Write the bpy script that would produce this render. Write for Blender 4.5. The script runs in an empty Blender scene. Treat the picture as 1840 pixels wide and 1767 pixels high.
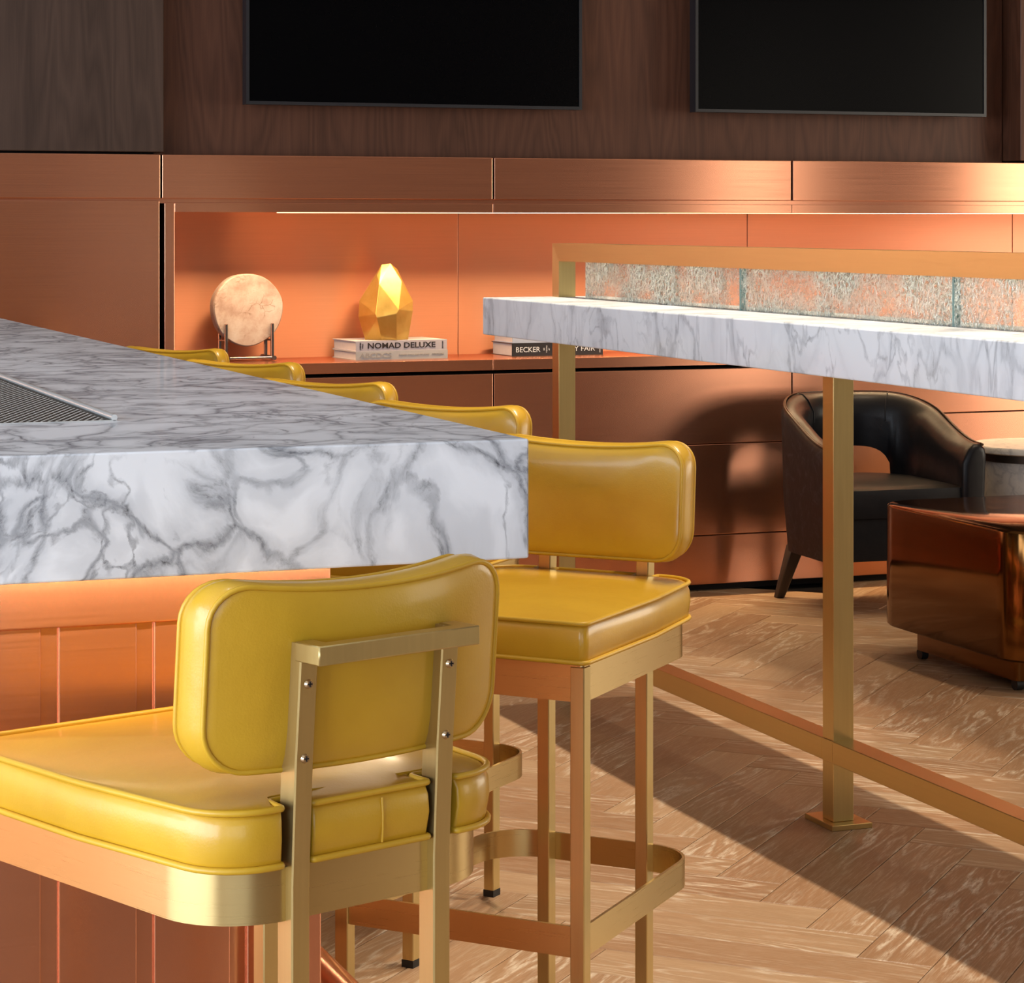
import bpy, bmesh, math, random
from mathutils import Vector, Matrix

random.seed(7)
S = bpy.context.scene
COL = S.collection

# ------------------------------------------------------------------ camera
FPX, CXP, HYP, EYE = 4454.0, 920.0, 400.0, 1.32
YAW = math.atan(1670.0 / 4454.0)
cam_data = bpy.data.cameras.new('camera')
cam = bpy.data.objects.new('camera', cam_data)
COL.objects.link(cam)
cam.location = (0, 0, EYE)
cam.rotation_euler = (math.pi / 2, 0, -YAW)
cam_data.sensor_fit = 'HORIZONTAL'
cam_data.sensor_width = 36.0
cam_data.lens = 36.0 * FPX / 1840.0
cam_data.shift_y = -(1767 / 2 - HYP) / 1840.0
cam_data.clip_start = 0.05
S.camera = cam

# ------------------------------------------------------------------ view, world
S.view_settings.view_transform = 'Standard'
S.view_settings.look = 'None'
S.view_settings.exposure = -0.1
S.view_settings.gamma = 1.0
S.view_settings.use_curve_mapping = False
S.cycles.max_bounces = 8
S.cycles.diffuse_bounces = 4
S.cycles.glossy_bounces = 5
S.cycles.caustics_reflective = False
S.cycles.caustics_refractive = False
S.cycles.sample_clamp_indirect = 4.0
W = bpy.data.worlds.new('world')
S.world = W
W.use_nodes = True
W.node_tree.nodes['Background'].inputs[0].default_value = (0.62, 0.78, 1.0, 1)
W.node_tree.nodes['Background'].inputs[1].default_value = 0.9


def area(name, loc, rot, sx, sy, power, color):
    d = bpy.data.lights.new(name, 'AREA')
    d.shape = 'RECTANGLE'
    d.size, d.size_y = sx, sy
    d.energy = power
    d.color = color
    o = bpy.data.objects.new(name, d)
    o.location = loc
    o.rotation_euler = rot
    COL.objects.link(o)
    return o


def spot(name, loc, target, power, color, angle, blend, radius=0.03):
    d = bpy.data.lights.new(name, 'SPOT')
    d.energy = power
    d.color = color
    d.spot_size = math.radians(angle)
    d.spot_blend = blend
    d.shadow_soft_size = radius
    o = bpy.data.objects.new(name, d)
    o.location = loc
    v = Vector(target) - Vector(loc)
    o.rotation_euler = v.to_track_quat('-Z', 'Y').to_euler()
    COL.objects.link(o)
    return o


H2 = math.pi / 2
DAY = (0.78, 0.88, 1.0)
WARMSUN = (1.0, 0.84, 0.62)
# daylight standing in the window openings of the room
area('daylight_left', (-4.25, 0.9, 1.55), (0, -H2, 0), 2.9, 7.4, 690, DAY)
area('daylight_rear', (-1.4, -4.25, 1.55), (H2, 0, 0), 4.6, 2.9, 85, DAY)
area('daylight_right', (8.25, 4.5, 1.6), (0, H2, 0), 2.3, 3.8, 160, WARMSUN)
area('daylight_right_far', (8.25, -0.7, 1.6), (0, H2, 0), 2.3, 1.5, 55, WARMSUN)
# row of recessed ceiling spots over the high table
for i in range(9):
    yy = 2.0 + i * 0.62
    spot('ceiling_spot', (2.485, yy, 4.12), (2.12, yy, 0), 215, (1.0, 0.86, 0.66), 35, 0.15, 0.025)
# neutral fill spots added to brighten the bar counter top
for i in range(5):
    spot('bar_fill_spot', (0.15, 2.9 + i * 1.05, 4.12), (0.15, 2.9 + i * 1.05, 0), 26, (0.93, 0.95, 1.0), 46, 0.6, 0.06)
# spots over the lounge seats
for (sx, sy) in ((4.45, 7.2), (4.35, 6.0), (5.6, 6.6), (4.4, 4.6)):
    spot('lounge_spot', (sx, sy, 4.12), (sx - 0.1, sy, 0), 120, (1.0, 0.76, 0.50), 56, 0.7, 0.03)

# ------------------------------------------------------------------ materials
def new_mat(name):
    m = bpy.data.materials.new(name)
    m.use_nodes = True
    nt = m.node_tree
    b = nt.nodes['Principled BSDF']
    return m, nt, b


class N:
    """small node builder"""
    def __init__(self, nt):
        self.nt = nt

    def add(self, t, **kw):
        n = self.nt.nodes.new(t)
        for k, v in kw.items():
            setattr(n, k, v)
        return n

    def put(self, sock, v):
        if isinstance(v, bpy.types.NodeSocket):
            self.nt.links.new(v, sock)
        elif v is not None:
            sock.default_value = v

    def coord(self, kind='Object', scale=(1, 1, 1), rot=(0, 0, 0), loc=(0, 0, 0)):
        tc = self.add('ShaderNodeTexCoord')
        mp = self.add('ShaderNodeMapping')
        self.nt.links.new(tc.outputs[kind], mp.inputs['Vector'])
        mp.inputs['Scale'].default_value = scale
        mp.inputs['Rotation'].default_value = rot
        mp.inputs['Location'].default_value = loc
        return mp.outputs[0]

    def map(self, vec, scale=(1, 1, 1), loc=(0, 0, 0)):
        mp = self.add('ShaderNodeMapping')
        self.nt.links.new(vec, mp.inputs['Vector'])
        mp.inputs['Scale'].default_value = scale
        mp.inputs['Location'].default_value = loc
        return mp.outputs[0]

    def noise(self, vec, scale, detail=3, rough=0.5, dist=0.0, out='Fac'):
        n = self.add('ShaderNodeTexNoise')
        self.put(n.inputs['Vector'], vec)
        n.inputs['Scale'].default_value = scale
        n.inputs['Detail'].default_value = detail
        n.inputs['Roughness'].default_value = rough
        n.inputs['Distortion'].default_value = dist
        return n.outputs[out]

    def voronoi(self, vec, scale, feature='F1', out='Distance'):
        n = self.add('ShaderNodeTexVoronoi', feature=feature)
        self.put(n.inputs['Vector'], vec)
        n.inputs['Scale'].default_value = scale
        return n.outputs[out]

    def math(self, op, a, b=None, c=None, clamp=False):
        n = self.add('ShaderNodeMath', operation=op, use_clamp=clamp)
        self.put(n.inputs[0], a)
        if b is not None:
            self.put(n.inputs[1], b)
        if c is not None:
            self.put(n.inputs[2], c)
        return n.outputs[0]

    def vadd(self, a, b, s=None):
        if s is not None:
            n0 = self.add('ShaderNodeVectorMath', operation='SCALE')
            self.put(n0.inputs[0], b)
            n0.inputs['Scale'].default_value = s
            b = n0.outputs[0]
        n = self.add('ShaderNodeVectorMath', operation='ADD')
        self.put(n.inputs[0], a)
        self.put(n.inputs[1], b)
        return n.outputs[0]

    def ramp(self, fac, stops, interp='LINEAR'):
        n = self.add('ShaderNodeValToRGB')
        n.color_ramp.interpolation = interp
        e = n.color_ramp.elements
        while len(e) < len(stops):
            e.new(0.5)
        for el, (p, c) in zip(e, stops):
            el.position = p
            el.color = (c, c, c, 1) if not isinstance(c, tuple) else (c[0], c[1], c[2], 1)
        self.put(n.inputs[0], fac)
        return n.outputs[0]

    def mix(self, fac, a, b, blend='MIX'):
        n = self.add('ShaderNodeMix', data_type='RGBA', blend_type=blend)
        self.put(n.inputs['Factor'], fac)
        for s, v in ((n.inputs['A'], a), (n.inputs['B'], b)):
            if isinstance(v, tuple):
                v = (v[0], v[1], v[2], 1)
            self.put(s, v)
        return n.outputs['Result']

    def bump(self, h, strength, dist=0.002):
        n = self.add('ShaderNodeBump')
        n.inputs['Strength'].default_value = strength
        n.inputs['Distance'].default_value = dist
        self.put(n.inputs['Height'], h)
        return n.outputs[0]


def c3(c):
    return (c[0], c[1], c[2], 1)


def metal(name, col, rough=0.3, aniso=0.6, scale=(3, 350, 350), rot=0.0, metallic=0.93, var=0.10, tangent=(0.04, 0.03, 1.0)):
    m, nt, b = new_mat(name)
    n = N(nt)
    v = n.coord('Object', scale)
    f = n.noise(v, 1.0, 3, 0.6)
    big = n.noise(n.coord('Object', (1, 1, 1)), 1.7, 2, 0.5)
    lo = tuple(x * (1 - var) for x in col)
    hi = tuple(min(1, x * (1 + var)) for x in col)
    n.put(b.inputs['Base Color'], n.mix(n.math('MULTIPLY_ADD', f, 0.7, n.math('MULTIPLY', big, 0.3)), lo, hi))
    n.put(b.inputs['Roughness'], n.math('MULTIPLY_ADD', f, 0.10, rough - 0.05))
    b.inputs['Metallic'].default_value = metallic
    if aniso:
        b.inputs['Anisotropic'].default_value = aniso
        b.inputs['Anisotropic Rotation'].default_value = rot
        t = n.add('ShaderNodeCombineXYZ')
        for q in range(3):
            t.inputs[q].default_value = tangent[q]
        n.put(b.inputs['Tangent'], t.outputs[0])
    return m


COPPER = (0.80, 0.37, 0.23)
M = {}
M['copper'] = metal('brushed_copper', COPPER, 0.235, 0.9, metallic=0.96)
M['copper_niche'] = metal('brushed_copper_niche', COPPER, 0.38, 0.95, metallic=0.88)
M['copper_tube'] = metal('satin_copper_tube', (0.82, 0.40, 0.24), 0.25, 0.0, (60, 60, 60))
M['copper_edge'] = metal('copper_edge', (0.9, 0.6, 0.45), 0.25, 0.0)
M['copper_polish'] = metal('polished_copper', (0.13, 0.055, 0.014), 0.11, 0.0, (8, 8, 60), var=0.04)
M['brass'] = metal('brushed_brass', (0.60, 0.46, 0.20), 0.31, 0.4, (200, 200, 6), 0.0, tangent=(0.9, 0.5, 0.02))
M['brass_rail'] = metal('satin_brass_rail', (0.60, 0.44, 0.18), 0.30, 0.0, (120, 4, 120))
M['brass_loop'] = metal('brushed_brass_band', (0.62, 0.46, 0.20), 0.29, 0.55, (5, 5, 900), 0.0, var=0.03)
M['screw'] = metal('screw_metal', (0.6, 0.45, 0.28), 0.2, 0.0)
M['steel'] = metal('tray_steel', (0.92, 0.92, 0.88), 0.3, 0.0, (30, 4, 30), metallic=0.6)
M['steel_dark'] = metal('tray_steel_plate', (0.07, 0.062, 0.05), 0.5, 0.0)
M['gunmetal'] = metal('stand_gunmetal', (0.35, 0.31, 0.31), 0.14, 0.0, (40, 40, 40))
M['bronze'] = metal('rim_bronze', (0.10, 0.075, 0.06), 0.4, 0.0)


def plain(name, col, rough=0.5, spec=0.5, emit=None, es=0.0, metallic=0.0, nscale=60, nvar=0.06):
    m, nt, b = new_mat(name)
    n = N(nt)
    f = n.noise(n.coord('Object'), nscale, 2)
    n.put(b.inputs['Base Color'], n.mix(f, tuple(x * (1 - nvar) for x in col), tuple(min(1, x * (1 + nvar)) for x in col)))
    b.inputs['Roughness'].default_value = rough
    b.inputs['Specular IOR Level'].default_value = spec
    b.inputs['Metallic'].default_value = metallic
    if emit:
        b.inputs['Emission Color'].default_value = c3(emit)
        b.inputs['Emission Strength'].default_value = es
    return m


M['rubber'] = plain('black_rubber', (0.012, 0.011, 0.01), 0.6)
M['paint'] = plain('wall_paint', (0.22, 0.19, 0.17), 0.8)
M['ceiling'] = plain('ceiling_paint', (0.55, 0.53, 0.50), 0.9)
M['winframe'] = plain('window_frame_paint', (0.05, 0.045, 0.04), 0.5)
M['tv_bezel'] = plain('tv_bezel', (0.016, 0.016, 0.02), 0.35)
M['tv_screen'] = plain('tv_screen', (0.0015, 0.0015, 0.002), 0.25, 0.06)
M['recess'] = plain('dark_recess', (0.012, 0.008, 0.006), 0.8)
M['led'] = plain('led_diffuser', (1, 0.8, 0.5), 0.5, emit=(1.0, 0.66, 0.30), es=9.0)
M['dark_wood'] = plain('dark_stained_wood', (0.035, 0.022, 0.015), 0.45, nscale=30, nvar=0.3)
M['page'] = plain('paper_page', (0.72, 0.58, 0.56), 0.8)
M['cover_grey'] = plain('book_cover_lilac_grey', (0.52, 0.46, 0.50), 0.45)
M['cover_light'] = plain('book_cover_light_grey', (0.50, 0.47, 0.46), 0.45)
M['cover_black'] = plain('book_cover_black', (0.012, 0.01, 0.012), 0.3)
M['cover_blue'] = plain('book_cover_pale_blue', (0.42, 0.46, 0.60), 0.35)
M['ink'] = plain('ink_black', (0.012, 0.01, 0.012), 0.6)
M['ink_white'] = plain('ink_white', (0.78, 0.78, 0.80), 0.6)
M['ink_grey'] = plain('ink_grey', (0.30, 0.27, 0.25), 0.6)
M['ink_tan'] = plain('ink_tan', (0.40, 0.355, 0.32), 0.6)


def mat_marble(name, scale, seed, amount, base=(0.84, 0.86, 0.90), rough=0.10, stretch=(1, 1, 1), rot=(0.3, 0.4, 0.35), net=1.25):
    m, nt, b = new_mat(name)
    n = N(nt)
    v = n.coord('Object', stretch, rot, (seed, seed * 0.7, seed * 1.3))
    w1 = n.noise(v, 2.4 * scale, 3, 0.5, out='Color')
    vw = n.vadd(v, w1, 0.34 / scale)
    w2 = n.noise(vw, 17 * scale, 5, 0.62, out='Color')
    vw2 = n.vadd(vw, w2, 0.045 / scale)
    # broad grey drifts along the contours of a warped noise
    nz = n.noise(vw2, 4.6 * scale, 3, 0.5)
    c1 = n.math('ABSOLUTE', n.math('SUBTRACT', nz, 0.5))
    drift = n.ramp(c1, [(0.0, 1.0), (0.035, 0.62), (0.10, 0.0)], 'EASE')
    core = n.ramp(c1, [(0.0, 1.0), (0.007, 0.8), (0.022, 0.0)])
    nz2 = n.noise(n.vadd(vw2, (4.2, 1.1, 7.7)), 8.5 * scale, 3, 0.55)
    c2 = n.math('ABSOLUTE', n.math('SUBTRACT', nz2, 0.52))
    fine = n.ramp(c2, [(0.0, 1.0), (0.010, 0.7), (0.028, 0.0)])
    d = n.voronoi(vw2, 5.5 * scale, 'DISTANCE_TO_EDGE')
    web = n.ramp(d, [(0.0, 1.0), (0.012, 0.7), (0.04, 0.0)])
    webs = n.ramp(d, [(0.0, 1.0), (0.16, 0.0)], 'EASE')
    mask = n.ramp(n.noise(v, 3.8 * scale, 3, 0.6), [(0.32, 0.0), (0.52, 1.0)])
    mask2 = n.ramp(n.noise(n.vadd(v, (5, 2, 9)), 6 * scale, 3, 0.6), [(0.40, 0.0), (0.58, 1.0)])
    grit = n.ramp(n.noise(vw2, 70 * scale, 4, 0.75), [(0.50, 0.0), (0.72, 1.0)])
    soft = n.math('MAXIMUM', n.math('MULTIPLY', drift, n.math('MULTIPLY_ADD', mask, 0.85, 0.15)), n.math('MULTIPLY', n.math('MULTIPLY', webs, mask), 0.7 * net))
    lines = n.math('MAXIMUM', n.math('MULTIPLY', core, n.math('MULTIPLY_ADD', mask2, 0.8, 0.2)), n.math('MULTIPLY', web, n.math('MULTIPLY', mask, 0.75 * net)))
    lines = n.math('MAXIMUM', lines, n.math('MULTIPLY', fine, n.math('MULTIPLY', mask, mask2)))
    col = n.mix(n.math('MULTIPLY', soft, 0.55 * amount, clamp=True), base, (0.40, 0.42, 0.46))
    col = n.mix(n.math('MULTIPLY', lines, 0.60 * amount, clamp=True), col, (0.20, 0.21, 0.235))
    col = n.mix(n.math('MULTIPLY', n.math('MULTIPLY', grit, lines), 0.8 * amount, clamp=True), col, (0.05, 0.05, 0.055))
    n.put(b.inputs['Base Color'], col)
    b.inputs['Roughness'].default_value = 0.5
    b.inputs['Specular IOR Level'].default_value = 0.0
    gl = n.add('ShaderNodeBsdfGlossy')
    gl.inputs['Roughness'].default_value = rough
    fr = n.add('ShaderNodeFresnel')
    fr.inputs['IOR'].default_value = 1.42
    mx = n.add('ShaderNodeMixShader')
    n.put(mx.inputs[0], n.math('MINIMUM', fr.outputs[0], 0.24))
    nt.links.new(b.outputs[0], mx.inputs[1])
    nt.links.new(gl.outputs[0], mx.inputs[2])
    nt.links.new(mx.outputs[0], nt.nodes['Material Output'].inputs[0])
    return m


M['marble'] = mat_marble('bar_marble', 1.15, 3.4, 1.0, net=1.5)
M['marble_table'] = mat_marble('table_marble', 1.0, 6.3, 0.55, (0.88, 0.89, 0.915), stretch=(1, 1.0, 0.6), rot=(0.5, 0.2, 0.2), net=0.25)
M['marble_side'] = mat_marble('side_table_marble', 1.5, 4.0, 0.5, (0.70, 0.66, 0.60), 0.3)


def mat_leather(name, col, rough, dark, wear=None, coat=0.0):
    m, nt, b = new_mat(name)
    n = N(nt)
    v = n.coord('Object')
    big = n.noise(v, 7, 3, 0.6)
    c = n.mix(n.ramp(big, [(0.3, 0.0), (0.75, 1.0)]), col, dark)
    if wear:
        wv = n.ramp(n.noise(n.vadd(v, n.noise(v, 9, 3, out='Color'), 0.12), 26, 6, 0.7), [(0.52, 0.0), (0.66, 1.0)])
        c = n.mix(n.math('MULTIPLY', wv, 0.55), c, wear)
    n.put(b.inputs['Base Color'], c)
    b.inputs['Roughness'].default_value = rough
    b.inputs['Specular IOR Level'].default_value = 0.25 if col[0] < 0.1 else 0.5
    b.inputs['Coat Weight'].default_value = coat
    b.inputs['Coat Roughness'].default_value = 0.14
    h = n.math('ADD', n.math('MULTIPLY', n.noise(v, 420, 2), 0.12), n.noise(v, 16, 3, 0.55))
    n.put(b.inputs['Normal'], n.bump(h, 0.28, 0.004))
    return m


M['yellow'] = mat_leather('yellow_leather', (0.66, 0.385, 0.024), 0.36, (0.57, 0.31, 0.016), coat=0.3)
M['yellow_pipe'] = mat_leather('yellow_leather_piping', (0.66, 0.39, 0.026), 0.4, (0.57, 0.32, 0.018))
M['black_leather'] = mat_leather('black_leather', (0.006, 0.006, 0.008), 0.34, (0.010, 0.009, 0.010), coat=0.0)
M['worn_leather'] = mat_leather('worn_dark_leather', (0.010, 0.009, 0.011), 0.46, (0.006, 0.006, 0.008), wear=(0.045, 0.047, 0.06))
M['brown_leather'] = mat_leather('brown_leather_trim', (0.075, 0.035, 0.018), 0.32, (0.05, 0.022, 0.012))


def contour(n, vec, freq):
    """contour lines of a stretched noise: cathedral grain"""
    f = n.noise(vec, 1.0, 2, 0.45)
    s = n.math('FRACT', n.math('MULTIPLY', f, freq))
    return n.math('ABSOLUTE', n.math('SUBTRACT', s, 0.5))


def mat_oak():
    m, nt, b = new_mat('cerused_oak')
    n = N(nt)
    tc = n.add('ShaderNodeUVMap')
    uv = tc.outputs[0]
    oi = n.add('ShaderNodeObjectInfo')
    ge = n.add('ShaderNodeNewGeometry')
    r = n.math('FRACT', n.math('ADD', n.math('MULTIPLY', oi.outputs['Random'], 7.31), n.math('MULTIPLY', ge.outputs['Random Per Island'], 5.7)))
    cx = n.add('ShaderNodeCombineXYZ')
    n.put(cx.inputs[0], n.math('MULTIPLY', r, 37.0))
    n.put(cx.inputs[1], n.math('MULTIPLY', r, 91.0))
    n.put(cx.inputs[2], n.math('MULTIPLY', r, 13.0))
    v = n.vadd(uv, cx.outputs[0])
    wob = n.noise(n.map(v, (14, 40, 1)), 1.0, 3, 0.6, out='Color')
    vs = n.vadd(n.map(v, (1.5, 10.0, 1.0)), wob, 0.07)
    ring = contour(n, vs, 12)
    linev = n.ramp(ring, [(0.0, 1.0), (0.10, 0.75), (0.26, 0.0)])
    brk = n.ramp(n.noise(n.map(v, (30, 190, 1)), 1.0, 3, 0.65), [(0.36, 0.0), (0.62, 1.0)])
    fine = n.ramp(n.noise(n.map(v, (16, 420, 1)), 1.0, 3, 0.7), [(0.50, 0.0), (0.72, 1.0)])
    zone = n.ramp(n.noise(n.map(v, (1.6, 7, 1)), 1.0, 1), [(0.42, 0.12), (0.60, 1.0)])
    tone = n.ramp(r, [(0.0, (0.29, 0.156, 0.080)), (0.35, (0.35, 0.203, 0.110)), (0.7, (0.405, 0.258, 0.148)), (1.0, (0.32, 0.175, 0.091))])
    tone2 = n.mix(n.noise(n.map(v, (2.5, 28, 1)), 1.0, 3), n.mix(1.0, tone, (0.80, 0.76, 0.72), 'MULTIPLY'), n.mix(1.0, tone, (1.14, 1.14, 1.14), 'MULTIPLY'))
    col = n.mix(n.math('MULTIPLY', n.math('MULTIPLY', linev, brk), n.math('MULTIPLY', zone, 1.0)), tone2, (0.66, 0.54, 0.41))
    col = n.mix(n.math('MULTIPLY', fine, 0.5), col, (0.58, 0.44, 0.31))
    n.put(b.inputs['Base Color'], col)
    b.inputs['Roughness'].default_value = 0.42
    n.put(b.inputs['Normal'], n.bump(fine, 0.15, 0.001))
    return m


M['oak'] = mat_oak()


def mat_walnut(name, tone_a, tone_b, off):
    m, nt, b = new_mat(name)
    n = N(nt)
    v = n.coord('Object', (1, 1, 1), (0, 0, 0), (off, 0, off * 2))
    vs = n.vadd(n.map(v, (6.5, 6.5, 0.75)), n.noise(n.map(v, (30, 30, 5)), 1.0, 2, out='Color'), 0.05)
    ring = n.ramp(contour(n, vs, 14), [(0.0, 1.0), (0.5, 0.0)])
    fine = n.noise(n.map(v, (260, 260, 7)), 1.0, 4, 0.65)
    band = n.noise(n.map(v, (9, 9, 0.2)), 1.0, 2)
    f = n.math('ADD', n.math('MULTIPLY', ring, 0.28), n.math('ADD', n.math('MULTIPLY', fine, 0.45), n.math('MULTIPLY', band, 0.45)))
    n.put(b.inputs['Base Color'], n.mix(n.ramp(f, [(0.28, 0.0), (0.85, 1.0)]), tone_a, tone_b))
    b.inputs['Roughness'].default_value = 0.5
    b.inputs['Specular IOR Level'].default_value = 0.3
    return m


M['walnut'] = mat_walnut('walnut_veneer', (0.135, 0.052, 0.028), (0.072, 0.027, 0.014), 1.0)
M['walnut_grey'] = mat_walnut('walnut_veneer_grey', (0.088, 0.051, 0.036), (0.050, 0.028, 0.019), 4.0)


def mat_gold():
    m, nt, b = new_mat('gold_leaf')
    n = N(nt)
    v = n.coord('Object')
    f = n.noise(v, 22, 4, 0.6)
    n.put(b.inputs['Base Color'], n.mix(f, (0.56, 0.33, 0.06), (0.72, 0.49, 0.15)))
    b.inputs['Metallic'].default_value = 0.85
    n.put(b.inputs['Roughness'], n.math('MULTIPLY_ADD', f, 0.25, 0.25))
    n.put(b.inputs['Normal'], n.bump(n.noise(v, 40, 3), 0.15, 0.004))
    return m


M['gold'] = mat_gold()


def mat_stone():
    m, nt, b = new_mat('petrified_stone')
    n = N(nt)
    v = n.coord('Object')
    wob = n.noise(v, 12, 4, 0.6, out='Color')
    vw = n.vadd(v, wob, 0.05)
    big = n.noise(vw, 14, 4, 0.6)
    col = n.ramp(big, [(0.28, (0.34, 0.20, 0.15)), (0.45, (0.47, 0.33, 0.27)), (0.6, (0.55, 0.43, 0.37)), (0.8, (0.60, 0.51, 0.46))])
    d = n.voronoi(n.vadd(v, n.noise(v, 30, 3, out='Color'), 0.05), 22, 'DISTANCE_TO_EDGE')
    ln = n.math('MULTIPLY', n.ramp(d, [(0.0, 1.0), (0.05, 0.0)]), n.ramp(n.noise(v, 18, 2), [(0.5, 0.0), (0.62, 1.0)]))
    col = n.mix(n.math('MULTIPLY', ln, 0.75), col, (0.22, 0.12, 0.07))
    spk = n.ramp(n.noise(v, 150, 3, 0.7), [(0.58, 0.0), (0.7, 1.0)])
    col = n.mix(n.math('MULTIPLY', spk, 0.3), col, (0.36, 0.22, 0.15))
    n.put(b.inputs['Base Color'], col)
    b.inputs['Roughness'].default_value = 0.45
    return m


M['stone'] = mat_stone()


def mat_glass():
    m, nt, b = new_mat('crackled_cast_glass')
    n = N(nt)
    out = nt.nodes['Material Output']
    v = n.coord('Object')
    wob = n.noise(v, 40, 3, 0.6, out='Color')
    vw = n.vadd(v, wob, 0.035)
    d = n.voronoi(vw, 62, 'DISTANCE_TO_EDGE')
    d2 = n.voronoi(n.vadd(vw, (0.4, 0.2, 0.1)), 110, 'DISTANCE_TO_EDGE')
    zone = n.ramp(n.noise(v, 6.5, 3, 0.6), [(0.34, 0.0), (0.62, 1.0)])
    l1 = n.ramp(d, [(0.0, 1.0), (0.16, 0.6), (0.34, 0.0)])
    l2 = n.ramp(d2, [(0.0, 1.0), (0.25, 0.0)])
    f = n.math('MAXIMUM', n.math('MULTIPLY', l1, n.math('MULTIPLY_ADD', zone, 0.85, 0.12)), n.math('MULTIPLY', l2, n.math('MULTIPLY_ADD', zone, 0.55, 0.08)))
    tr = n.add('ShaderNodeBsdfTransparent')
    tr.inputs[0].default_value = (0.90, 0.92, 0.90, 1)
    b.inputs['Base Color'].default_value = (0.84, 0.84, 0.70, 1)
    b.inputs['Roughness'].default_value = 0.28
    b.inputs['Metallic'].default_value = 0.25
    n.put(b.inputs['Normal'], n.bump(f, 1.0, 0.006))
    mx = n.add('ShaderNodeMixShader')
    n.put(mx.inputs[0], n.math('MULTIPLY', f, 1.1, clamp=True))
    nt.links.new(tr.outputs[0], mx.inputs[1])
    nt.links.new(b.outputs[0], mx.inputs[2])
    gl = n.add('ShaderNodeBsdfGlossy')
    gl.inputs['Roughness'].default_value = 0.08
    gl.inputs['Color'].default_value = (1, 1, 1, 1)
    n.put(gl.inputs['Normal'], n.bump(f, 1.0, 0.006))
    mx2 = n.add('ShaderNodeMixShader')
    mx2.inputs[0].default_value = 0.07
    nt.links.new(mx.outputs[0], mx2.inputs[1])
    nt.links.new(gl.outputs[0], mx2.inputs[2])
    nt.links.new(mx2.outputs[0], out.inputs[0])
    return m


M['glass'] = mat_glass()
M['glass_edge'] = plain('glass_edge', (0.16, 0.30, 0.28), 0.2)

# ------------------------------------------------------------------ mesh helpers
def link_mesh(name, bm, mat, parent=None, smooth=None):
    me = bpy.data.meshes.new(name)
    bm.normal_update()
    bm.to_mesh(me)
    bm.free()
    if smooth is not None:
        for p in me.polygons:
            p.use_smooth = True
        me.set_sharp_from_angle(angle=math.radians(smooth))
    me.materials.append(M[mat] if isinstance(mat, str) else mat)
    o = bpy.data.objects.new(name, me)
    COL.objects.link(o)
    if parent is not None:
        o.parent = parent
    return o


def thing(name, label, cat, loc=(0, 0, 0), rz=0.0, group=None):
    o = bpy.data.objects.new(name, None)
    o.empty_display_size = 0.1
    COL.objects.link(o)
    o.location = loc
    o.rotation_euler = (0, 0, rz)
    o['label'] = label
    o['category'] = cat
    if group:
        o['group'] = group
    return o


def tag(o, label, cat, group=None):
    o['label'] = label
    o['category'] = cat
    if group:
        o['group'] = group
    return o


def bm_box(bm, x0, x1, y0, y1, z0, z1, bev=0.0, seg=1):
    vs = [bm.verts.new(p) for p in ((x0, y0, z0), (x1, y0, z0), (x1, y1, z0), (x0, y1, z0), (x0, y0, z1), (x1, y0, z1), (x1, y1, z1), (x0, y1, z1))]
    fs = [bm.faces.new([vs[i] for i in q]) for q in ((0, 3, 2, 1), (4, 5, 6, 7), (0, 1, 5, 4), (1, 2, 6, 5), (2, 3, 7, 6), (3, 0, 4, 7))]
    if bev:
        es = list({e for f in fs for e in f.edges})
        bmesh.ops.bevel(bm, geom=es, offset=bev, segments=seg, affect='EDGES', profile=0.5)


def box(name, x0, x1, y0, y1, z0, z1, mat, parent=None, bev=0.0, seg=1, smooth=None):
    bm = bmesh.new()
    bm_box(bm, x0, x1, y0, y1, z0, z1, bev, seg)
    return link_mesh(name, bm, mat, parent, smooth)


def bm_loft(bm, rings, closed=True, cap0=True, cap1=True):
    """rings: list of lists of points"""
    vr = [[bm.verts.new(p) for p in r] for r in rings]
    n = len(vr[0])
    for a, b in zip(vr[:-1], vr[1:]):
        for i in range(n if closed else n - 1):
            j = (i + 1) % n
            bm.faces.new((a[i], a[j], b[j], b[i]))
    if cap0:
        bm.faces.new(list(reversed(vr[0])))
    if cap1:
        bm.faces.new(vr[-1])
    return vr


def bm_tube(bm, pts, rad, seg=8, closed=False):
    pts = [Vector(p) for p in pts]
    n = len(pts)
    rings = []
    up = Vector((0, 0, 1))
    prev = None
    for i, p in enumerate(pts):
        if closed:
            t = (pts[(i + 1) % n] - pts[i - 1])
        else:
            t = pts[min(i + 1, n - 1)] - pts[max(i - 1, 0)]
        t.normalize()
        if prev is None:
            a = up.cross(t)
            if a.length < 1e-3:
                a = Vector((1, 0, 0)).cross(t)
        else:
            a = prev - t * prev.dot(t)
        a.normalize()
        prev = a
        b = t.cross(a)
        rings.append([p + (a * math.cos(q) + b * math.sin(q)) * rad for q in [2 * math.pi * k / seg for k in range(seg)]])
    vr = [[bm.verts.new(p) for p in r] for r in rings]
    m = n if closed else n - 1
    for i in range(m):
        A, B = vr[i], vr[(i + 1) % n]
        for k in range(seg):
            l = (k + 1) % seg
            bm.faces.new((A[k], A[l], B[l], B[k]))
    if not closed:
        bm.faces.new(list(reversed(vr[0])))
        bm.faces.new(vr[-1])


def tube(name, pts, rad, mat, parent=None, seg=8, closed=False):
    bm = bmesh.new()
    bm_tube(bm, pts, rad, seg, closed)
    bmesh.ops.recalc_face_normals(bm, faces=bm.faces)
    return link_mesh(name, bm, mat, parent, 60)


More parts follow.
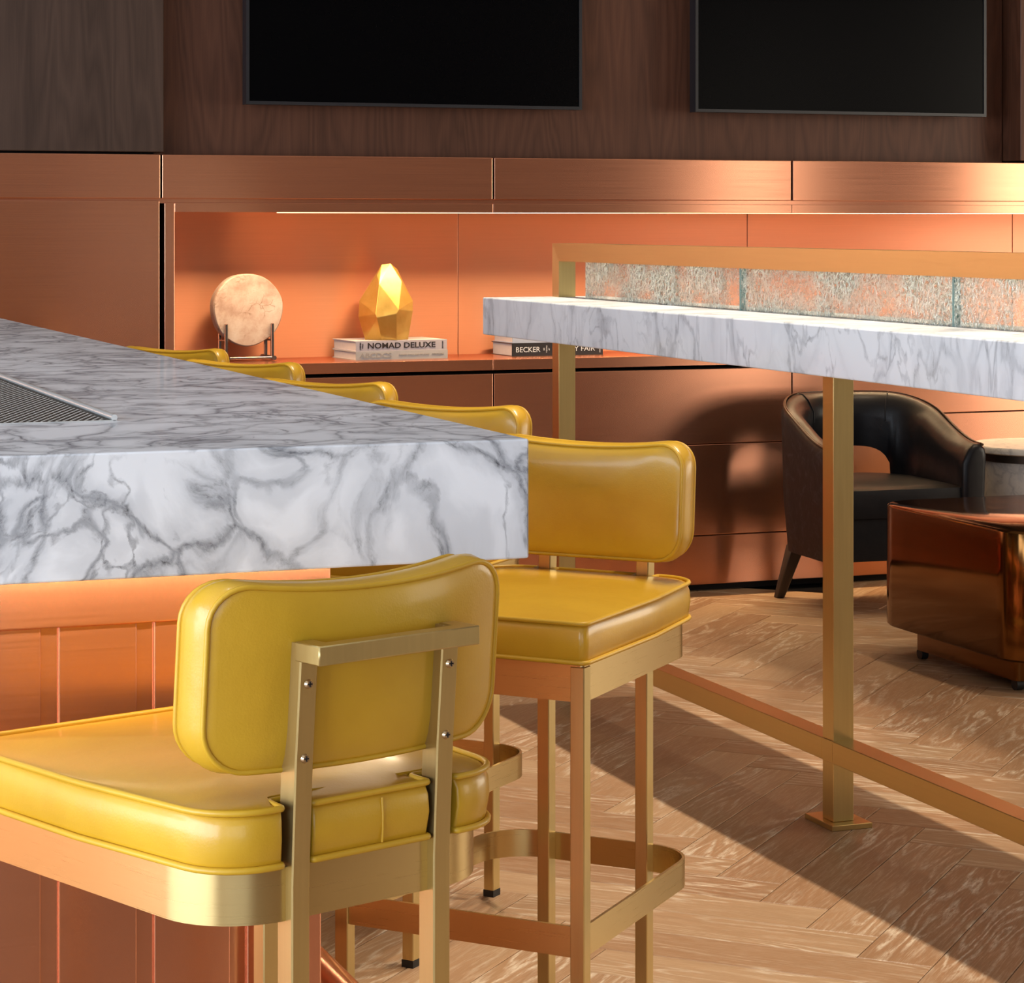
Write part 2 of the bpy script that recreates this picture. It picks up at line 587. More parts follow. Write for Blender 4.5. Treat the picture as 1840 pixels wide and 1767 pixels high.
def rounded(pts_r, n=6):
    """polygon with corner radii: list of (x, y, r) -> list of (x, y)"""
    out = []
    m = len(pts_r)
    for i in range(m):
        p = Vector(pts_r[i][:2])
        r = pts_r[i][2]
        a = Vector(pts_r[i - 1][:2]) - p
        b = Vector(pts_r[(i + 1) % m][:2]) - p
        if r <= 0:
            out.append((p.x, p.y))
            continue
        a.normalize()
        b.normalize()
        ang = math.acos(max(-1, min(1, a.dot(b))))
        d = r / math.tan(ang / 2)
        c = p + (a + b).normalized() * (r / math.sin(ang / 2))
        s, e = p + a * d, p + b * d
        a0 = math.atan2(s.y - c.y, s.x - c.x)
        a1 = math.atan2(e.y - c.y, e.x - c.x)
        dl = (a1 - a0 + math.pi) % (2 * math.pi) - math.pi
        for k in range(n + 1):
            q = a0 + dl * k / n
            out.append((c.x + r * math.cos(q), c.y + r * math.sin(q)))
    return out


def lathe(name, prof, mat, parent=None, seg=48, smooth=40):
    bm = bmesh.new()
    rings = [[(r * math.cos(2 * math.pi * k / seg), r * math.sin(2 * math.pi * k / seg), z) for k in range(seg)] for r, z in prof]
    bm_loft(bm, rings)
    bmesh.ops.recalc_face_normals(bm, faces=bm.faces)
    return link_mesh(name, bm, mat, parent, smooth)


def text_mesh(name, body, size, mat, parent, loc, rot, width=None, weight=0.0):
    cu = bpy.data.curves.new(name, 'FONT')
    cu.body = body
    cu.size = size
    cu.extrude = 0.0004
    cu.offset = weight
    cu.resolution_u = 3
    tmp = bpy.data.objects.new(name + '_tmp', cu)
    COL.objects.link(tmp)
    bpy.context.view_layer.update()
    me = bpy.data.meshes.new_from_object(tmp.evaluated_get(bpy.context.evaluated_depsgraph_get()))
    bpy.data.objects.remove(tmp)
    bpy.data.curves.remove(cu)
    xs = [v.co.x for v in me.vertices]
    ys = [v.co.y for v in me.vertices]
    cx, cy = (min(xs) + max(xs)) / 2, (min(ys) + max(ys)) / 2
    k = 1.0 if width is None else width / (max(xs) - min(xs))
    for v in me.vertices:
        v.co.x = (v.co.x - cx) * k
        v.co.y -= cy
    me.materials.clear()
    me.materials.append(M[mat])
    me.name = name
    o = bpy.data.objects.new(name, me)
    COL.objects.link(o)
    o.parent = parent
    o.location = loc
    o.rotation_euler = rot
    return o


def project(x, y, z):
    d = (math.sin(YAW), math.cos(YAW))
    r = (math.cos(YAW), -math.sin(YAW))
    t = x * d[0] + y * d[1]
    l = x * r[0] + y * r[1]
    if t < 0.05:
        return None
    return CXP + FPX * l / t, HYP + FPX * (EYE - z) / t


# ================================================================== SETTING
X0, X1, Y0, Y1, CEIL = -4.2, 8.2, -4.2, 8.07, 4.2
WALLB = 8.5


def struct(o, label=None):
    o['kind'] = 'structure'
    if label:
        o['label'] = label
    return o


floor = struct(box('floor', X0 - 0.1, X1 + 0.1, Y0 - 0.1, WALLB, -0.12, -0.012, 'recess'), 'pale cerused oak floor laid in herringbone')
struct(box('ceiling', X0 - 0.1, X1 + 0.1, Y0 - 0.1, WALLB, CEIL, CEIL + 0.1, 'ceiling'), 'plain ceiling above the bar room')


def wall_with_windows(name, axis, pos, out, a0, a1, holes, label):
    """wall slab on plane axis=pos with rectangular openings; holes (a0,a1,z0,z1) sorted"""
    bm = bmesh.new()
    lo, hi = (pos, pos + out) if out > 0 else (pos + out, pos)

    def seg(b0, b1, z0, z1):
        if axis == 'x':
            bm_box(bm, lo, hi, b0, b1, z0, z1)
        else:
            bm_box(bm, b0, b1, lo, hi, z0, z1)
    cur = a0
    for (h0, h1, z0, z1) in holes:
        seg(cur, h0, 0, CEIL)
        seg(h0, h1, 0, z0)
        seg(h0, h1, z1, CEIL)
        cur = h1
    seg(cur, a1, 0, CEIL)
    return struct(link_mesh(name, bm, 'paint'), label)


HL = [(-2.8, 4.6, 0.1, 3.0)]
HR = [(-1.45, 0.05, 0.45, 2.75), (2.6, 6.4, 0.45, 2.75)]
HF = [(-3.7, 0.9, 0.1, 3.0)]
wall_with_windows('wall_left', 'x', X0, -0.1, Y0, WALLB, HL, 'plain wall with a wide window at the left')
wall_with_windows('wall_right', 'x', X1, 0.1, Y0, WALLB, HR, 'plain wall with two windows at the right')
wall_with_windows('wall_front', 'y', Y0, -0.1, X0, X1, HF, 'plain wall with a window behind the camera')
wi = 0
for axis, pos, holes in (('x', X0 - 0.05, HL), ('x', X1 + 0.05, HR), ('y', Y0 - 0.05, HF)):
    for (h0, h1, z0, z1) in holes:
        wi += 1
        bm = bmesh.new()
        nmul = max(1, round((h1 - h0) / 1.5))
        for k in range(nmul + 1):
            a = h0 + (h1 - h0) * k / nmul
            q = (a - 0.03, a + 0.03, z0, z1)
            if axis == 'x':
                bm_box(bm, pos - 0.03, pos + 0.03, q[0], q[1], q[2], q[3])
            else:
                bm_box(bm, q[0], q[1], pos - 0.03, pos + 0.03, q[2], q[3])
        for z in (z0, z1):
            if axis == 'x':
                bm_box(bm, pos - 0.03, pos + 0.03, h0, h1, z - 0.03, z + 0.03)
            else:
                bm_box(bm, h0, h1, pos - 0.03, pos + 0.03, z - 0.03, z + 0.03)
        struct(link_mesh('window_%d' % wi, bm, 'winframe'), 'dark framed window of the bar room')

# back wall: dark backing with walnut and copper cladding panels
wall_back = struct(box('wall_back', X0, X1, WALLB, WALLB + 0.1, 0, CEIL, 'recess'), 'back wall clad in walnut veneer and brushed copper')
SEAMS = [1.789, 2.957, 4.112, 5.267]
clad = struct(box('trim_1', X0, 1.79, Y1 + 0.13, Y1 + 0.15, 0.0, CEIL, 'recess'), 'brushed copper and walnut cladding standing proud of the back wall')
wall_clad = clad
# walnut
xs = [X0, -1.0, 0.4, 1.797]
for a, b in zip(xs[:-1], xs[1:]):
    box('walnut_panel', a + 0.002, b - (0.0 if b == 1.797 else 0.002), Y1, Y1 + 0.12, 1.553, CEIL, 'walnut_grey', clad, 0.002)
box('walnut_panel', 1.79, 5.066, Y1 + 0.12, Y1 + 0.14, 1.50, CEIL, 'walnut', wall_back, 0.002)
for a, b in ((5.07, 6.6), (6.6, X1)):
    box('walnut_panel', a + 0.002, b - 0.002, Y1 + 0.0, Y1 + 0.14, 1.553, CEIL, 'walnut', clad, 0.002)
# copper band above the niche
bands = [X0, -1.0, 0.4] + SEAMS + [6.4, X1]
for a, b in zip(bands[:-1], bands[1:]):
    box('copper_band_panel', a + 0.003, b - 0.003, Y1, Y1 + 0.14, 1.399, 1.545, 'copper', clad, 0.0025, 2)
# tall copper panels left of the niche
for a, b in ((X0, -1.0), (-1.0, 0.4), (0.4, 1.786)):
    box('copper_wall_panel', a + 0.003, b - 0.003, Y1, Y1 + 0.1, 0.05, 1.392, 'copper', clad, 0.002, 2)
box('copper_reveal', X0, X1, Y1 + 0.012, Y1 + 0.13, 1.384, 1.400, 'copper', clad)
for a, b in ((6.5, X1),):
    box('copper_wall_panel', a + 0.003, b - 0.003, Y1, Y1 + 0.1, 0.05, 1.392, 'copper', clad, 0.002, 2)

# floor planks: 45 degree herringbone along Y
PW, PL = 0.1387, 0.7075
R2 = math.sqrt(2)
P0, Q0 = (2.142 + 4.147) / R2, (4.147 - 2.142) / R2 - PW
G = 0.0012


def plank_mesh():
    bm = bmesh.new()
    l, w = PL / 2 - G / 2, PW / 2 - G / 2
    b = 0.0022
    top = [(-l + b, -w + b, 0), (l - b, -w + b, 0), (l - b, w - b, 0), (-l + b, w - b, 0)]
    mid = [(-l, -w, -0.0012), (l, -w, -0.0012), (l, w, -0.0012), (-l, w, -0.0012)]
    low = [(-l, -w, -0.012), (l, -w, -0.012), (l, w, -0.012), (-l, w, -0.012)]
    bm_loft(bm, [low, mid, top], cap0=False)
    uvl = bm.loops.layers.uv.new('UVMap')
    for f in bm.faces:
        for lp in f.loops:
            lp[uvl].uv = (lp.vert.co.x, lp.vert.co.y)
    return bm


bm = plank_mesh()
plank_me = bpy.data.meshes.new('plank')
bm.normal_update()
bm.to_mesh(plank_me)
bm.free()
plank_me.materials.append(M['oak'])
cells = []
for i in range(-60, 80):
    for j in range(-14, 16):
        p0 = P0 + i * PW + j * PL
        q0 = Q0 + i * PW - j * PL
        for (pc, qc, ang) in ((p0 + PL / 2, q0 + PW / 2, math.pi / 4), (p0 + PL + PW / 2, q0 + PW - PL / 2, 3 * math.pi / 4)):
            x, y = (pc - qc) / R2, (pc + qc) / R2
            if X0 < x < X1 and Y0 < y < Y1 + 0.1:
                cells.append((x, y, ang))
seen, rest = [], []
for c in cells:
    q = project(c[0], c[1], 0)
    if q and c[1] > 2 and -40 < q[0] < 1900 and q[1] < 1840:
        seen.append(c)
    else:
        rest.append(c)
seen.sort(key=lambda c: c[0] ** 2 + c[1] ** 2)
rest += seen[296:]
seen = seen[:296]
for (x, y, a) in seen:
    o = bpy.data.objects.new('plank', plank_me)
    o.location = (x, y, 0)
    o.rotation_euler = (0, 0, a + (math.pi if random.random() < 0.5 else 0))
    COL.objects.link(o)
    o.parent = floor
bm = bmesh.new()
uvl = bm.loops.layers.uv.new('UVMap')
src = [(v.co.x, v.co.y, v.co.z) for v in plank_me.vertices]
srcf = [list(p.vertices) for p in plank_me.polygons]
for (x, y, a) in rest:
    ca, sa = math.cos(a), math.sin(a)
    vs = [bm.verts.new((x + u * ca - v * sa, y + u * sa + v * ca, w)) for (u, v, w) in src]
    for f in srcf:
        fa = bm.faces.new([vs[k] for k in f])
        for k, lp in zip(f, fa.loops):
            lp[uvl].uv = (src[k][0], src[k][1])
o = link_mesh('outer_planks', bm, 'oak', floor)
o['kind'] = 'stuff'

# ================================================================== BUILT-IN WALL UNITS
# base cabinets under the niche
def base_cabinet(x0, x1, zs, label):
    t = thing('base_cabinet', label, 'cabinet', ((x0 + x1) / 2, Y1 + 0.2, 0), 0, 'copper base cabinets under the niche')
    ox, oy = (x0 + x1) / 2, Y1 + 0.2
    box('carcass', x0 - ox + 0.001, x1 - ox - 0.001, 0.022 + Y1 - oy, 0.40 + Y1 - oy, 0.03, 0.795, 'recess', t)
    box('toe_kick', x0 - ox, x1 - ox, 0.03 + Y1 - oy, 0.1 + Y1 - oy, 0.0, 0.03, 'recess', t)
    for a, b in zip(zs[:-1], zs[1:]):
        box('drawer_front', x0 - ox + 0.002, x1 - ox - 0.002, Y1 - oy, Y1 - oy + 0.02, a + 0.0015, b - 0.0015, 'copper', t, 0.002, 2)
    return t


base_cabinet(1.80, SEAMS[1], [0.022, 0.199, 0.526, 0.797], 'brushed copper base cabinet below the round stone slice and gold rock')
base_cabinet(SEAMS[1], SEAMS[2], [0.022, 0.199, 0.526, 0.797], 'brushed copper base cabinet below the black book, beside the armchair')
base_cabinet(SEAMS[2], SEAMS[3], [0.022, 0.305, 0.611, 0.797], 'brushed copper base cabinet directly behind the dark armchair and side table')
base_cabinet(SEAMS[3], 6.5, [0.022, 0.305, 0.611, 0.797], 'brushed copper base cabinet at the far right end')

NB = Y1 + 0.37
niche = struct(box('trim_2', 1.80, 6.5, NB + 0.02, NB + 0.03, 0.81, 1.39, 'recess'), 'long glowing copper display niche in the back wall')
shelf_t = thing('display_shelf', 'long copper shelf of the glowing niche carrying books and ornaments', 'shelf', (0, 0, 0))


def nbox(name, x0, x1, y0, y1, z0, z1, mat, bev=0.0, par=None):
    return box(name, x0, x1, y0, y1, z0, z1, mat, par or niche, bev, 2)


for a, b in ((1.80, SEAMS[1]), (SEAMS[1], SEAMS[2]), (SEAMS[2], SEAMS[3]), (SEAMS[3], 6.5)):
    nbox('shelf_board', a + 0.0006, b - 0.0006, Y1, NB, 0.808, 0.845, 'copper', 0.0012, shelf_t)
    nbox('header', max(a, 1.834) + 0.0006, b - 0.0006, Y1 + 0.002, Y1 + 0.05, 1.354, 1.385, 'copper', 0.0012)
    nbox('back_panel', a + 0.001, b - 0.001, NB, NB + 0.02, 0.81, 1.39, 'copper_niche', 0.0012)
nbox('niche_ceiling', 1.80, 6.5, Y1 + 0.05, NB, 1.372, 1.386, 'copper')
nbox('side_panel', 1.80, 1.834, Y1, NB, 0.845, 1.385, 'copper', 0.002)
nbox('side_panel', 6.466, 6.5, Y1, NB, 0.845, 1.385, 'copper', 0.002)
nbox('light_strip', 2.2, 6.4, Y1 + 0.053, Y1 + 0.064, 1.3525, 1.358, 'led')
nl = area('niche_led', (4.15, Y1 + 0.075, 1.349), (0, 0, 0), 4.6, 0.012, 36, (1.0, 0.68, 0.36))
nl.data.spread = math.radians(115)

# televisions
def television(x0, x1, z0, label):
    w, h = x1 - x0, 0.70
    t = thing('television', label, 'television', ((x0 + x1) / 2, Y1 + 0.05, z0), 0, 'wall televisions')
    bm = bmesh.new()
    bw = 0.011
    for q in ((-w / 2, w / 2, 0, bw), (-w / 2, w / 2, h - bw, h), (-w / 2, -w / 2 + bw, bw, h - bw), (w / 2 - bw, w / 2, bw, h - bw)):
        bm_box(bm, q[0], q[1], -0.05, 0.0, q[2], q[3])
    link_mesh('bezel', bm, 'tv_bezel', t)
    box('screen', -w / 2 + bw, w / 2 - bw, -0.046, -0.03, bw, h - bw, 'tv_screen', t)
    box('back_housing', -w / 2 + 0.01, w / 2 - 0.01, -0.03, 0.02, 0.01, h - 0.01, 'tv_bezel', t)
    box('wall_bracket', -0.3, 0.3, 0.02, 0.069, 0.2, 0.5, 'tv_bezel', t)


television(2.077, 3.289, 1.716, 'switched-off flat television above the gold rock and books')
television(3.727, 4.924, 1.716, 'switched-off flat television above the dark armchair')

# ================================================================== BAR
BZ, BT = 1.06, 0.1437
BX, BY, BYE, BXL = 1.065, 2.782, 7.35, -0.9
bar_top = box('bar_counter', BXL, BX, BY, BYE, BZ - BT, BZ, 'marble', None, 0.0025, 2)
tag(bar_top, 'thick white marble bar counter slab with grey veins', 'counter')
base = thing('bar_cabinet', 'copper clad bar base with vertical panels below the marble counter', 'bar', (0, BY + 0.3, 0))
FO, PO = 0.1915, 0.201
fx, fy = BX - FO, BY + FO
px_, py_ = BX - PO, BY + PO


def bbox(name, x0, x1, y0, y1, z0, z1, mat, bev=0.0):
    return box(name, x0, x1, y0 - BY - 0.3, y1 - BY - 0.3, z0, z1, mat, base, bev, 2)


bbox('fascia', BXL + FO, fx, fy, BYE - FO, 0.834, BZ - BT, 'copper', 0.002)
bbox('core', BXL + PO + 0.012, px_ - 0.012, py_ + 0.012, BYE - PO - 0.012, 0.0, 0.834, 'copper')
pitch = 0.1163
x = px_
k = 0
gw = 0.021
first = True
while x > BXL + PO + 0.1:
    wd = pitch - gw
    x0_ = x - (0.0 if first else 0.0)
    if first:
        bbox('panel', x - wd, x, py_, py_ + 0.012, 0.02, 0.834, 'copper', 0.0018)
        x -= wd
        first = False
    bbox('reveal_strip', x - gw, x, py_ + 0.006, py_ + 0.012, 0.02, 0.834, 'copper', 0.0008)
    x -= gw
    bbox('panel', x - wd, x, py_, py_ + 0.012, 0.02, 0.834, 'copper', 0.0018)
    x -= wd
y = py_
while y < BYE - PO - 0.12:
    wd = pitch - gw
    bbox('panel', px_ - 0.012, px_, y + 0.012, y + wd, 0.02, 0.834, 'copper', 0.0018)
    y += wd
    bbox('reveal_strip', px_ - 0.012, px_ - 0.006, y, y + gw, 0.02, 0.834, 'copper', 0.0008)
    y += gw
# foot rail along the long side
rx, rz = 1.0, 0.245
tube('foot_rail', [(rx, fy - BY - 0.3 - 0.02, rz), (rx, BYE - 0.3 - BY - 0.3, rz)], 0.02, 'copper_tube', base, 20)
for yy in (0.25, 1.6, 3.0, 4.0):
    tube('rail_bracket', [(px_ - 0.01, yy, rz), (rx - 0.015, yy, rz)], 0.01, 'copper_tube', base, 12)
# warm light strips tucked under the slab
LEDC = (1.0, 0.74, 0.48)
area('bar_led_near', ((BXL + BX) / 2, BY + 0.10, BZ - BT - 0.012), (math.radians(18), 0, 0), BX - BXL - 0.3, 0.012, 3.6, LEDC)
area('bar_led_side', (BX - 0.10, (BY + BYE) / 2, BZ - BT - 0.012), (0, math.radians(18), 0), 0.012, BYE - BY - 0.3, 8.5, LEDC)

# drip tray let into the counter
tray = thing('drip_tray', 'perforated steel drip tray let into the marble counter', 'tray', (0.35, 4.0, BZ))
tx0, tx1, ty0, ty1 = 0.12 - 0.35, 0.656 - 0.35, 3.222 - 4.0, 4.75 - 4.0
bm = bmesh.new()
bm_tube(bm, [(tx1 - 0.004, ty0, 0.0045), (tx1 - 0.004, ty1, 0.0045)], 0.0042, 10)
bm_tube(bm, [(tx0 + 0.004, ty0, 0.0045), (tx0 + 0.004, ty1, 0.0045)], 0.0042, 10)
bm_tube(bm, [(tx0, ty1 - 0.004, 0.0045), (tx1, ty1 - 0.004, 0.0045)], 0.0042, 10)
bm_box(bm, tx0, tx1, ty0, ty0 + 0.004, 0.0002, 0.0012)
bmesh.ops.recalc_face_normals(bm, faces=bm.faces)
link_mesh('rim', bm, 'steel', tray, 50)
box('plate', tx0 + 0.006, tx1 - 0.006, ty0 + 0.003, ty1 - 0.006, 0.0002, 0.0008, 'steel_dark', tray)
bm = bmesh.new()  # bright raised domes stand in for the glints at the tray's holes
sp = 0.0095
nx, ny = int((tx1 - tx0 - 0.02) / sp), int((ty1 - ty0 - 0.02) / (sp * 1.3))
for i in range(max(0, nx - 26), nx):
    for j in range(ny):
        cx, cy = tx0 + 0.012 + (i + 0.5 * (j % 2)) * sp, ty0 + 0.012 + j * sp * 1.3
        rr = 0.0026
        ring = [bm.verts.new((cx + rr * math.cos(a), cy + rr * math.sin(a), 0.00095)) for a in (0, 1.2566, 2.5133, 3.7699, 5.0265)]
        tp = bm.verts.new((cx, cy, 0.00095 + 0.0009))
        for k in range(5):
            bm.faces.new((ring[k], ring[(k + 1) % 5], tp))
o = link_mesh('hole_glints', bm, 'steel', tray)
o['kind'] = 'stuff'

# ================================================================== HIGH TABLE
TX0, TX1, TY0, TY1, TZ0, TZ1 = 2.35, 2.71, 2.9, 6.50, 1.008, 1.1115
LX0, LX1 = 2.552, 2.602
table = thing('high_table', 'long white marble high table on brass legs with a glass screen', 'table', (2.577, 4.7, 0))
ox, oy = 2.577, 4.7


def tbox(name, x0, x1, y0, y1, z0, z1, mat, bev=0.0, seg=2, par=None):
    return box(name, x0 - ox, x1 - ox, y0 - oy, y1 - oy, z0, z1, mat, par or table, bev, seg)


tbox('marble_top', TX0, TX1, TY0, TY1, TZ0, TZ1, 'marble_table', 0.003)
legs_y = [6.434, 4.812, 3.19]
for ly in legs_y:
    lg = tbox('leg', LX0, LX1, ly, ly + 0.05, 0.012, TZ0, 'brass', 0.0012, 1)
    tbox('foot_plate', LX0 - 0.018, LX1 + 0.030, ly - 0.03, ly + 0.10, 0.0, 0.012, 'brass_rail', 0.001, 1)
ys = [6.434, 4.862, 4.812, 3.24, 3.19, 2.95]
for a, b in ((legs_y[1] + 0.05, legs_y[0]), (legs_y[2] + 0.05, legs_y[1])):
    tbox('foot_rail', LX0 - 0.003, LX1 + 0.003, a, b, 0.141, 0.189, 'brass_rail', 0.0012, 1)
for ly in legs_y:
    tbox('rail_collar', LX0 - 0.0035, LX1 + 0.0035, ly + 0.0005, ly + 0.0495, 0.1408, 0.1892, 'brass_rail', 0.0008, 1)
UP1 = 1.262
# screen frame: mitred upright and top rail
bm = bmesh.new()
ya, yb = legs_y[0], legs_y[0] + 0.05
prof = [(yb, TZ1), (yb, UP1), (ya, UP1 - 0.05), (ya, TZ1)]
bm_loft(bm, [[(LX0 - ox, p[0] - oy, p[1]) for p in prof], [(LX1 - ox, p[0] - oy, p[1]) for p in prof]])
bmesh.ops.recalc_face_normals(bm, faces=bm.faces)
link_mesh('screen_upright', bm, 'brass', table)
bm = bmesh.new()
prof = [(yb, UP1), (TY0 + 0.05, UP1), (TY0 + 0.05, UP1 - 0.05), (ya, UP1 - 0.05)]
bm_loft(bm, [[(LX0 - ox, p[0] - oy, p[1]) for p in prof], [(LX1 - ox, p[0] - oy, p[1]) for p in prof]])
bmesh.ops.recalc_face_normals(bm, faces=bm.faces)
link_mesh('screen_top_rail', bm, 'brass_rail', table)
for a, b in ((5.315, 6.282), (4.339, 5.311), (3.363, 4.335), (TY0 + 0.06, 3.359)):
    g = tbox('glass_panel', 2.570, 2.584, a, b, TZ1, UP1 - 0.05, 'glass', 0.0, 1)
    for e in (a - 0.0015, b - 0.0015):
        if e < 6.0:
            tbox('edge', 2.5695, 2.5845, e, e + 0.003, TZ1, UP1 - 0.05, 'glass_edge', 0, 1, g)

# ================================================================== BAR STOOLS
WF, WB, DD = 0.3992, 0.1793, 0.4696
ZAB, ZAT, ZRT, ZRB = 0.6235, 0.677, 0.2956, 0.2506


def plan(hw, yf, yb, r, n=10):
    hb = hw - 0.027
    return rounded([(-hw, yf, 0.006), (-hb, yb, r), (hb, yb, r), (hw, yf, 0.006)], n)


def strip_loop(name, pts_out, thick, z0, z1, mat, parent):
    """vertical band following a closed outline"""
    n = len(pts_out)
    inner = []
    for i in range(n):
        a = Vector(pts_out[i - 1])
        b = Vector(pts_out[(i + 1) % n])
        t = (b - a).normalized()
        nn = Vector((-t.y, t.x))
        c = Vector((0, 0.24)) - Vector(pts_out[i])
        if nn.dot(c) < 0:
            nn = -nn
        inner.append(Vector(pts_out[i]) + nn * thick)
    bm = bmesh.new()
    r = [[bm.verts.new((p[0], p[1], z)) for p in P] for P, z in ((pts_out, z0), (pts_out, z1), (inner, z1), (inner, z0))]
    for k in range(4):
        A, B = r[k], r[(k + 1) % 4]
        for i in range(n):
            j = (i + 1) % n
            bm.faces.new((A[i], A[j], B[j], B[i]))
    bmesh.ops.recalc_face_normals(bm, faces=bm.faces)
    return link_mesh(name, bm, mat, parent, 50)


def make_stool(label, loc, fwd):
    """local +y is the way the sitter faces"""
    t = thing('bar_stool', label, 'bar stool', loc, -fwd, 'yellow leather bar stools')
    # legs
    for s in (-1, 1):
        x = s * WF / 2
        lg = box('leg', x - 0.0115, x + 0.0115, DD - 0.0115, DD + 0.0115, 0.012, ZAT - 0.002, 'brass', t, 0.0015, 1)
        box('foot_cap', x - 0.012, x + 0.012, DD - 0.012, DD + 0.012, 0.0, 0.013, 'rubber', lg)
        x = s * WB / 2
        bm = bmesh.new()
        rings = []
        for (z, dy) in ((0.012, 0), (0.66, 0), (0.78, -0.006), (0.903, -0.016)):
            rings.append([(x - 0.011, dy - 0.014, z), (x + 0.011, dy - 0.014, z), (x + 0.011, dy + 0.012, z), (x - 0.011, dy + 0.012, z)])
        bm_loft(bm, rings)
        bmesh.ops.recalc_face_normals(bm, faces=bm.faces)
        bmesh.ops.bevel(bm, geom=[e for e in bm.edges if abs((e.verts[0].co - e.verts[1].co).z) > 0.05], offset=0.0015, segments=1, affect='EDGES')
        lg = link_mesh('leg', bm, 'brass', t, 40)
        box('foot_cap', x - 0.0115, x + 0.0115, -0.0145, 0.0125, 0.0, 0.013, 'rubber', lg)
        for zz, dy in ((0.862, -0.0125), (0.787, -0.0065)):
            bm = bmesh.new()
            bmesh.ops.create_cone(bm, cap_ends=True, segments=12, radius1=0.0052, radius2=0.0036, depth=0.003,
                                  matrix=Matrix.Translation((x, dy - 0.0155, zz)) @ Matrix.Rotation(H2, 4, 'X'))
            sc = link_mesh('screw', bm, 'screw', lg, 40)
            bm = bmesh.new()
            for (a, b) in ((0.0026, 0.0006), (0.0006, 0.0026)):
                bm_box(bm, x - a, x + a, dy - 0.0176, dy - 0.0165, zz - b, zz + b)
            link_mesh('cross_slot', bm, 'recess', sc)
    # handle behind the backrest: two arms and a cross bar
    hx = WB / 2 + 0.012
    out = [(-hx, -0.02), (-hx, -0.062), (hx, -0.062), (hx, -0.02), (hx - 0.022, -0.02), (hx - 0.022, -0.042), (-hx + 0.022, -0.042), (-hx + 0.022, -0.02)]
    bm = bmesh.new()
    bm_loft(bm, [[(p[0], p[1], 0.885) for p in out], [(p[0], p[1], 0.9045) for p in out]])
    bmesh.ops.recalc_face_normals(bm, faces=bm.faces)
    bmesh.ops.bevel(bm, geom=list(bm.edges), offset=0.0012, segments=1, affect='EDGES')
    link_mesh('handle', bm, 'brass', t, 40)
    # apron and foot ring
    strip_loop('apron', plan(WF / 2 + 0.0105, DD + 0.0105, -0.003, 0.09), 0.005, ZAB, ZAT, 'brass_loop', t)
    strip_loop('foot_ring', plan(WF / 2 + 0.008, DD + 0.008, -0.018, 0.088), 0.005, ZRB, ZRT, 'brass_loop', t)
    box('seat_board', -0.16, 0.16, 0.05, DD - 0.02, ZAT - 0.012, ZAT, 'recess', t)
    # cushion, notched round the two back legs
    hw, yf, yb = WF / 2 + 0.016, DD + 0.017, -0.010
    hb = hw - 0.036
    pr = [(-hw, yf, 0.012), (-hw + 0.010, 0.22, 0.0), (-hb, yb, 0.066)]
    for s in (-1, 1):
        x = s * WB / 2
        nt_ = [(x - s * -0.020, yb, 0.004), (x - s * -0.0150, yb + 0.034, 0.006), (x - s * 0.0150, yb + 0.034, 0.006), (x - s * 0.0165, yb, 0.004)]
        pr += nt_ if s < 0 else list(reversed(nt_))
    pr += [(hb, yb, 0.066), (hw - 0.010, 0.22, 0.0), (hw, yf, 0.012)]
    ol0 = rounded(pr, 6)
    # subdivide the long edges so that the top can crown
    ol = []
    for i in range(len(ol0)):
        a, b = Vector(ol0[i]), Vector(ol0[(i + 1) % len(ol0)])
        m = max(1, int((b - a).length / 0.03))
        for k in range(m):
            ol.append(tuple(a + (b - a) * k / m))
    ctr = Vector((0, 0.24))

    def grow(d):
        r_ = []
        for p in ol:
            v = Vector(p) - ctr
            r_.append(ctr + v * (1 + d / max(v.length, 0.05)))
        return r_
    zb, zt = ZAT + 0.001, 0.738
    rings = []
    for (z, d) in ((zb, -0.004), (zb + 0.006, 0.0), (zb + 0.03, 0.0045), (zt - 0.012, 0.003), (zt - 0.003, -0.001), (zt, -0.005)):
        rings.append([(p[0], p[1], z) for p in grow(d)])
    for sc_ in (0.95, 0.86, 0.74, 0.58, 0.40, 0.2):
        zz = zt + 0.016 * (1 - sc_ ** 2.2)
        rg_ = []
        for p in ol:
            notch = WB / 2 - 0.024 < abs(p[0]) < WB / 2 + 0.024 and p[1] < yb + 0.04
            qy = ctr.y + ((yb if notch else p[1]) - ctr.y) * sc_
            if notch:
                qy = max(qy, yb + 0.0375)
            rg_.append((ctr.x + (p[0] - ctr.x) * sc_, qy, zz))
        rings.append(rg_)
    bm = bmesh.new()
    bm_loft(bm, rings)
    bmesh.ops.recalc_face_normals(bm, faces=bm.faces)
    cu = link_mesh('seat_cushion', bm, 'yellow', t, 55)
    tube('piping', [(p[0], p[1], zt + 0.0005) for p in grow(0.0015)], 0.0036, 'yellow_pipe', cu, 8, True)
    tube('piping', [(p[0], p[1], zb + 0.004) for p in grow(0.0025)], 0.0036, 'yellow_pipe', cu, 8, True)
    tube('seam', [(0.012, yb - 0.0032 - (0.0015 if 0.69 < z < 0.73 else 0), z) for z in (zb + 0.008, 0.70, 0.715, zt - 0.006)], 0.0012, 'yellow_pipe', cu, 6)
    # backrest: curved padded panel with piping front and rear
    BHW, Z0, Z1 = 0.185, 0.775, 0.968
    zc, hh = (Z0 + Z1) / 2, (Z1 - Z0) / 2
    o2 = rounded([(-BHW, -hh, 0.046), (BHW, -hh, 0.046), (BHW, hh, 0.046), (-BHW, hh, 0.046)], 8)
    o3 = []
    for i in range(len(o2)):
        a, b = Vector(o2[i]), Vector(o2[(i + 1) % len(o2)])
        m = max(1, int((b - a).length / 0.02))
        for k in range(m):
            o3.append(a + (b - a) * k / m)

